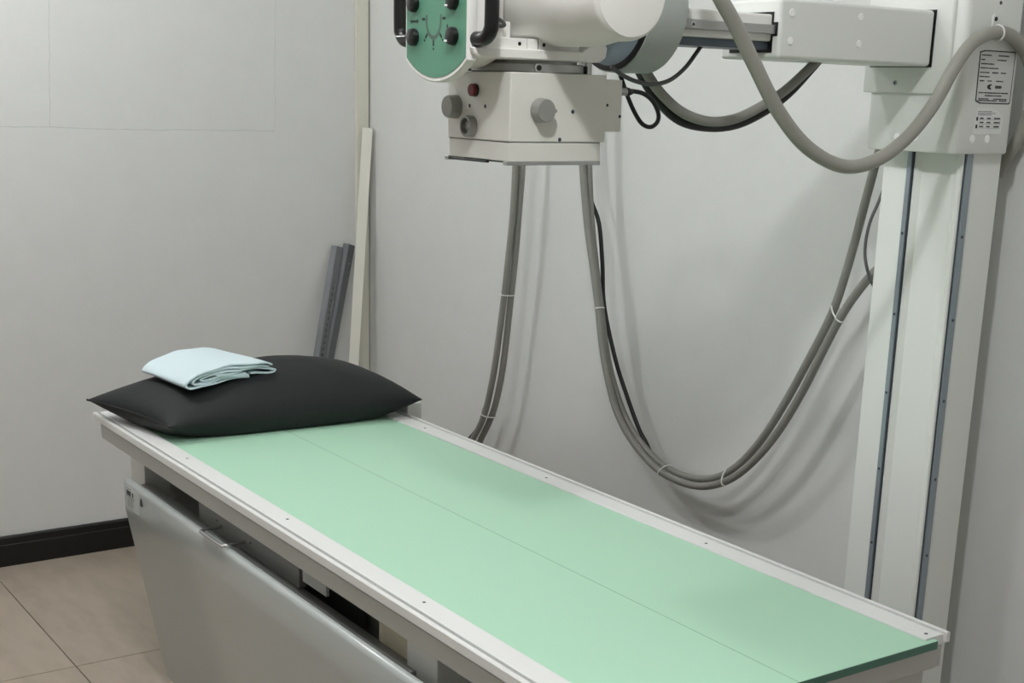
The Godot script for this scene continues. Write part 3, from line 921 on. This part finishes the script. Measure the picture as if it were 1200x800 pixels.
func build_control_panel(t: Node3D) -> void:
	var cx := 2.602
	var zf := 1.280
	var cp := put(t, "control_panel", prism(shield(0.0925, 1.594, 1.79, 0.033), 0.016, 0.002), M.tube, Vector3(cx, 0, zf - 0.016))
	cp.set_meta("label", "shield-shaped control panel with black handles")
	put(cp, "panel_box", prism(shield(0.082, 1.606, 1.78, 0.022), 0.055, 0.002), M.tube, Vector3(cx, 0, zf - 0.069))
	var fc := put(cp, "green_face", prism(shield(0.0872, 1.5978, 1.787, 0.0298), 0.0012, 0.0002), M.face, Vector3(cx, 0, zf - 0.0004))
	fc.set_meta("label", "green printed face plate")
	var fz := zf + 0.0007
	for y in [1.628, 1.678, 1.728]:
		for x in [2.540, 2.656]:
			var b := put(cp, "push_button", lathe([Vector2(0.0001, 0), Vector2(0.0132, 0), Vector2(0.0132, 0.006), Vector2(0.0122, 0.0085), Vector2(0.009, 0.0095), Vector2(0.0001, 0.0100)], 32), M.black, Vector3(x, y, fz), TO_Z)
			if x > 2.6:
				b.set_meta("label", "black button with a glossy white fleck")
				box(b, "white_mark", Vector3(x - 0.0135, y - 0.0085, fz + 0.0080), Vector3(x - 0.004, y - 0.0055, fz + 0.0100), M.cap, 0.001)
	# printed scale: a half-round arc with ticks
	var arc := []
	for k in 21:
		var a := PI + PI * k / 20.0
		arc.append(Vector2(cos(a) * 0.0235, sin(a) * 0.0285))
	arc.append(Vector2(0.0235, 0.008))
	arc.append(Vector2(0.0190, 0.008))
	for k in 21:
		var a := TAU - PI * k / 20.0
		arc.append(Vector2(cos(a) * 0.0187, sin(a) * 0.0225))
	arc.append(Vector2(-0.0190, 0.008))
	arc.append(Vector2(-0.0235, 0.008))
	put(fc, "scale_arc", prism(arc, 0.0004), M.arc, Vector3(2.597, 1.652, fz - 0.0001))
	for k in 5:
		var a := PI + PI * k / 4.0
		var c := Vector2(2.597 + cos(a) * 0.030, 1.654 + sin(a) * 0.035)
		put(fc, "tick", rbox(Vector3(0.009, 0.0038, 0.0006), 0.0002), M.mark, Vector3(c.x, c.y, fz), Basis(Vector3.BACK, a))
		if k > 0 and k < 4:
			c = Vector2(2.597 + cos(a) * 0.038, 1.654 + sin(a) * 0.044)
			put(fc, "tick", rbox(Vector3(0.0035, 0.003, 0.0006), 0.0002), M.mark, Vector3(c.x, c.y, fz), Basis(Vector3.BACK, a))
	var arrow := [Vector2(-0.0125, 0), Vector2(-0.009, -0.0035), Vector2(-0.009, -0.0018), Vector2(0.009, -0.0018), Vector2(0.009, -0.0035), Vector2(0.0125, 0), Vector2(0.009, 0.0035), Vector2(0.009, 0.0018), Vector2(-0.009, 0.0018), Vector2(-0.009, 0.0035)]
	put(fc, "arrow_mark", prism(arrow, 0.0005), M.mark, Vector3(2.539, 1.6515, fz - 0.0001))
	put(fc, "arrow_mark", prism(arrow, 0.0005), M.mark, Vector3(2.637, 1.631, fz - 0.0001), Basis(Vector3.BACK, PI / 2).scaled_local(Vector3(1.2, 0.7, 1)))
	# bent handles on both sides
	for s in [-1.0, 1.0]:
		var x0: float = cx + s * 0.086
		var x1: float = cx + s * 0.1335
		var hp := smooth_path([Vector3(x0, 1.624, 1.266), Vector3(cx + s * 0.108, 1.624, 1.266), Vector3(cx + s * 0.122, 1.627, 1.266), Vector3(cx + s * 0.131, 1.636, 1.266), Vector3(x1, 1.651, 1.266), Vector3(x1, 1.744, 1.266), Vector3(cx + s * 0.131, 1.759, 1.266), Vector3(cx + s * 0.122, 1.768, 1.266), Vector3(cx + s * 0.108, 1.771, 1.266), Vector3(x0, 1.771, 1.266)], 6)
		var hd := put(cp, "handle", sweep(hp, 0.0108, 20), M.black)
		hd.set_meta("label", "black bent grip handle")
		if s < 0.0:
			put(hd, "pin", cyl(0.0014, 0.03, 0.0003, 10), M.chrome, Vector3(x1 + 0.004, 1.630, 1.2765), TO_X)

# ---------------------------------------------------------------- cables
func cable(called: String, label: String, pts: Array, r: float, m: Material, group := "") -> Node3D:
	var t := thing(called, label, "cable", pts[0], group)
	put(t, "sheath", sweep(smooth_path(pts, 7), r, 14), m)
	return t

func tie(t: Node3D, at: Vector3, dir: Vector3, sep: Vector3, rx: float, rz: float) -> void:
	# an oval zip tie round a bundle; rx across, rz in depth
	var d := dir.normalized()
	var side := (sep - d * sep.dot(d)).normalized()
	var dep := d.cross(side).normalized()
	var p := PackedVector3Array()
	for k in 25:
		var a := TAU * k / 24.0
		p.append(at + side * cos(a) * rx + dep * sin(a) * rz)
	put(t, "cable_tie", sweep(p, 0.0019, 8), M.tie)

func build_cables() -> void:
	var hose: Array = [Vector3(2.610, 1.785, 0.915), Vector3(2.615, 1.840, 0.925), Vector3(2.660, 1.885, 0.930), Vector3(2.730, 1.875, 0.915), Vector3(2.785, 1.760, 0.918), Vector3(2.790, 1.730, 0.901), Vector3(2.790, 1.698, 0.875), Vector3(2.790, 1.661, 0.841), Vector3(2.790, 1.604, 0.795), Vector3(2.790, 1.532, 0.734), Vector3(2.790, 1.475, 0.662), Vector3(2.790, 1.443, 0.575), Vector3(2.790, 1.449, 0.496), Vector3(2.790, 1.487, 0.417), Vector3(2.790, 1.547, 0.351), Vector3(2.790, 1.614, 0.303), Vector3(2.789, 1.660, 0.257), Vector3(2.788, 1.681, 0.191), Vector3(2.785, 1.671, 0.130), Vector3(2.765, 1.634, 0.055), Vector3(2.770, 1.583, 0.035), Vector3(2.759, 1.530, 0.030), Vector3(2.735, 1.473, 0.030), Vector3(2.703, 1.417, 0.030)]
	var h := cable("cable_hose", "thick pale grey hose looping in front of the arm to the carriage", hose, 0.0122, M.hose)
	tie(h, hose[17] + Vector3(0, -0.001, -0.004), hose[18] - hose[16], Vector3.UP, 0.0135, 0.0135)
	cable("power_cable", "thick grey cable sagging beneath the arm beside a black one", [Vector3(2.610, 1.619, 0.896), Vector3(2.610, 1.589, 0.872), Vector3(2.610, 1.554, 0.835), Vector3(2.610, 1.524, 0.785), Vector3(2.610, 1.510, 0.725), Vector3(2.610, 1.515, 0.664), Vector3(2.610, 1.536, 0.604), Vector3(2.610, 1.567, 0.543), Vector3(2.610, 1.607, 0.486), Vector3(2.610, 1.629, 0.458)], 0.0088, M.cable)
	cable("power_cable", "black cable sagging beneath the arm under a grey one", [Vector3(2.595, 1.615, 0.889), Vector3(2.592, 1.585, 0.868), Vector3(2.592, 1.545, 0.831), Vector3(2.592, 1.510, 0.776), Vector3(2.592, 1.499, 0.708), Vector3(2.592, 1.504, 0.643), Vector3(2.592, 1.526, 0.579), Vector3(2.592, 1.561, 0.516), Vector3(2.592, 1.607, 0.461), Vector3(2.595, 1.627, 0.442)], 0.0078, M.rubber)
	cable("signal_cable", "thin dark grey cable drooping from the drum to the slide", [Vector3(2.640, 1.595, 0.970), Vector3(2.640, 1.583, 0.948), Vector3(2.640, 1.573, 0.917), Vector3(2.640, 1.569, 0.880), Vector3(2.640, 1.577, 0.843), Vector3(2.640, 1.598, 0.811), Vector3(2.640, 1.623, 0.788), Vector3(2.640, 1.643, 0.771)], 0.0036, M.cable_dark)
	cable("plug_lead", "short black lead looping out of the collimator's rear plug", [Vector3(2.685, 1.557, 0.961), Vector3(2.685, 1.554, 0.938), Vector3(2.685, 1.543, 0.917), Vector3(2.685, 1.524, 0.903), Vector3(2.685, 1.509, 0.904), Vector3(2.685, 1.501, 0.918), Vector3(2.675, 1.506, 0.928), Vector3(2.665, 1.523, 0.936), Vector3(2.650, 1.544, 0.938), Vector3(2.635, 1.566, 0.938), Vector3(2.620, 1.582, 0.934), Vector3(2.610, 1.596, 0.932)], 0.0036, M.rubber)
	var s1: Array = [Vector3(1.406, 2.740, 0.102), Vector3(1.406, 2.500, 0.102), Vector3(1.404, 2.200, 0.102), Vector3(1.396, 1.661, 0.102), Vector3(1.404, 1.528, 0.102), Vector3(1.410, 1.439, 0.102), Vector3(1.419, 1.356, 0.102), Vector3(1.448, 1.214, 0.102), Vector3(1.488, 1.079, 0.102), Vector3(1.514, 0.988, 0.102), Vector3(1.550, 0.852, 0.102), Vector3(1.613, 0.721, 0.102), Vector3(1.704, 0.641, 0.102), Vector3(1.815, 0.594, 0.102), Vector3(1.951, 0.590, 0.102), Vector3(2.060, 0.629, 0.102), Vector3(2.145, 0.695, 0.102), Vector3(2.223, 0.787, 0.102), Vector3(2.294, 0.902, 0.102), Vector3(2.348, 1.009, 0.102), Vector3(2.390, 1.089, 0.102), Vector3(2.428, 1.145, 0.102), Vector3(2.469, 1.194, 0.102), Vector3(2.528, 1.246, 0.102)]
	var s2: Array = [Vector3(1.407, 2.740, 0.080), Vector3(1.407, 2.500, 0.080), Vector3(1.405, 2.200, 0.080), Vector3(1.397, 1.662, 0.080), Vector3(1.402, 1.529, 0.080), Vector3(1.408, 1.439, 0.080), Vector3(1.417, 1.355, 0.080), Vector3(1.438, 1.212, 0.080), Vector3(1.471, 1.076, 0.080), Vector3(1.497, 0.980, 0.080), Vector3(1.546, 0.826, 0.080), Vector3(1.632, 0.694, 0.080), Vector3(1.744, 0.621, 0.080), Vector3(1.858, 0.596, 0.080), Vector3(1.974, 0.611, 0.080), Vector3(2.064, 0.660, 0.080), Vector3(2.146, 0.746, 0.080), Vector3(2.221, 0.859, 0.080), Vector3(2.290, 0.983, 0.080), Vector3(2.344, 1.090, 0.080), Vector3(2.372, 1.176, 0.080), Vector3(2.394, 1.264, 0.080), Vector3(2.413, 1.350, 0.080), Vector3(2.433, 1.436, 0.080), Vector3(2.452, 1.516, 0.080)]
	var a := cable("high_voltage_cable", "grey cable at the outside of the deep sag, ending behind the column", s1, 0.0098, M.cable)
	cable("high_voltage_cable", "grey cable at the inside of the deep sag, rising to the carriage", s2, 0.0098, M.cable)
	cable("signal_cable", "thin black cable running down along the sagging grey pair", [Vector3(1.356, 2.740, 0.062), Vector3(1.356, 2.500, 0.062), Vector3(1.354, 2.200, 0.062), Vector3(1.346, 1.663, 0.062), Vector3(1.355, 1.528, 0.062), Vector3(1.365, 1.437, 0.062), Vector3(1.378, 1.353, 0.062), Vector3(1.407, 1.274, 0.062), Vector3(1.450, 1.208, 0.062), Vector3(1.473, 1.098, 0.062), Vector3(1.489, 0.987, 0.062), Vector3(1.548, 0.849, 0.062), Vector3(1.613, 0.746, 0.062), Vector3(1.667, 0.673, 0.062), Vector3(1.698, 0.644, 0.062), Vector3(1.719, 0.620, 0.062)], 0.0058, M.rubber)
	for k in [9, 13, 15, 20]:
		# nearest point of the second cable
		var best := 9.0
		var p: Vector3 = s1[k]
		for q in smooth_path(s2, 8):
			if q.distance_to(s1[k]) < best:
				best = q.distance_to(s1[k])
				p = (q + s1[k]) / 2.0
		tie(a, p, s1[k + 1] - s1[k - 1], s1[k] - p, best / 2.0 + 0.0112, 0.0118)
	cable("signal_cable", "thin grey cable bowing out beside the column's left edge", [Vector3(2.494, 1.431, 0.100), Vector3(2.488, 1.360, 0.120), Vector3(2.482, 1.304, 0.140), Vector3(2.485, 1.249, 0.150), Vector3(2.498, 1.206, 0.150), Vector3(2.506, 1.169, 0.130), Vector3(2.529, 1.131, 0.100)], 0.0034, M.cable_dark)
	var d1: Array = [Vector3(1.096, 2.740, 0.102), Vector3(1.096, 2.500, 0.102), Vector3(1.094, 2.200, 0.102), Vector3(1.086, 1.663, 0.102), Vector3(1.089, 1.522, 0.102), Vector3(1.093, 1.426, 0.102), Vector3(1.093, 1.337, 0.102), Vector3(1.086, 1.206, 0.102), Vector3(1.069, 1.079, 0.102), Vector3(1.051, 0.962, 0.102), Vector3(1.024, 0.815, 0.102), Vector3(0.996, 0.690, 0.102), Vector3(0.952, 0.567, 0.102), Vector3(0.885, 0.472, 0.102), Vector3(0.794, 0.369, 0.102), Vector3(0.689, 0.240, 0.102)]
	var d2: Array = [Vector3(1.099, 2.740, 0.080), Vector3(1.099, 2.500, 0.080), Vector3(1.097, 2.200, 0.080), Vector3(1.089, 1.664, 0.080), Vector3(1.091, 1.522, 0.080), Vector3(1.096, 1.426, 0.080), Vector3(1.096, 1.337, 0.080), Vector3(1.084, 1.205, 0.080), Vector3(1.072, 1.079, 0.080), Vector3(1.055, 0.961, 0.080), Vector3(1.034, 0.815, 0.080), Vector3(1.010, 0.691, 0.080), Vector3(0.967, 0.574, 0.080), Vector3(0.896, 0.467, 0.080), Vector3(0.818, 0.357, 0.080), Vector3(0.725, 0.216, 0.080)]
	var c := cable("high_voltage_cable", "left one of the grey cable pair dropping behind the table", d1, 0.0098, M.cable)
	cable("high_voltage_cable", "right one of the grey cable pair dropping behind the table", d2, 0.0098, M.cable)
	cable("signal_cable", "short black cable end at the foot of the grey pair", [Vector3(0.894, 0.576, 0.062), Vector3(0.871, 0.527, 0.062), Vector3(0.847, 0.493, 0.062), Vector3(0.802, 0.452, 0.062), Vector3(0.745, 0.402, 0.062)], 0.006, M.rubber)
	for k in [9, 12]:
		tie(c, (d1[k] + d2[k]) / 2.0, d1[k + 1] - d1[k - 1], d1[k] - d2[k], (d1[k] - d2[k]).length() / 2.0 + 0.0112, 0.0118)

# ---------------------------------------------------------------- lamps
func ceiling_light(at: Vector3, energy: float, label: String) -> void:
	# a bare globe bulb in a round white holder on the ceiling, with its light inside it
	var t := thing("ceiling_light", label, "lamp", at, "ceiling lamps")
	put(t, "lamp_holder", lathe([Vector2(0.0001, -0.05), Vector2(0.022, -0.05), Vector2(0.028, -0.045), Vector2(0.034, -0.012), Vector2(0.055, -0.008), Vector2(0.055, 0.0), Vector2(0.0001, 0.0)], 32), M.cap, at)
	var prof := []
	for k in 13:
		var a := PI * k / 12.0
		prof.append(Vector2(maxf(0.0001, 0.06 * sin(a)), -0.06 * cos(a)))
	put(t, "bulb", lathe(prof, 32, 0.5), M.glow, at + Vector3(0, -0.105, 0))
	var l := OmniLight3D.new()
	l.name = "lamp_light"
	l.light_energy = energy
	l.light_color = Color(0.985, 0.99, 1.0)
	l.light_size = 0.055
	l.omni_range = 12.0
	l.omni_attenuation = 2.0
	l.shadow_enabled = true
	t.add_child(l)
	l.global_position = at + Vector3(0, -0.105, 0)

func _ready() -> void:
	# camera: shifted lens (the picture is the upper part of a taller frame)
	var cam := Camera3D.new()
	cam.name = "camera"
	add_child(cam)
	cam.transform = Transform3D(Basis(Vector3(0.5660586, 0.027923, -0.823892), Vector3(-0.2331057, 0.9640591, -0.1274829), Vector3(0.7907208, 0.2642167, 0.5522229)).orthonormalized(), Vector3(4.49, 1.55, 2.41))
	var f := 1615.564
	cam.near = 0.05
	cam.far = 50.0
	cam.set_frustum(800.0 / f * 0.05, Vector2(-15.017, 151.071) / f * 0.05, 0.05, 50.0)
	cam.current = true
	var we := WorldEnvironment.new()
	we.name = "environment"
	var env := Environment.new()
	env.background_mode = Environment.BG_COLOR
	env.background_color = Color(0.02, 0.02, 0.02)
	env.tonemap_mode = Environment.TONE_MAPPER_LINEAR
	env.tonemap_exposure = 1.0
	env.sdfgi_enabled = true
	env.ssao_enabled = true
	env.ssil_enabled = true
	we.environment = env
	add_child(we)
	make_materials()
	ceiling_light(Vector3(0.74, RH, 1.75), 0.75, "white globe lamp on the ceiling nearest the cracked wall")
	ceiling_light(Vector3(2.12, RH, 1.72), 0.54, "white globe lamp on the ceiling between the other two")
	ceiling_light(Vector3(3.55, RH, 1.86), 1.2, "white globe lamp on the ceiling farthest from the cracked wall")
	build_room()
	build_leaning()
	build_table()
	build_stand()
	build_pillow()
	build_towel()
	build_cables()
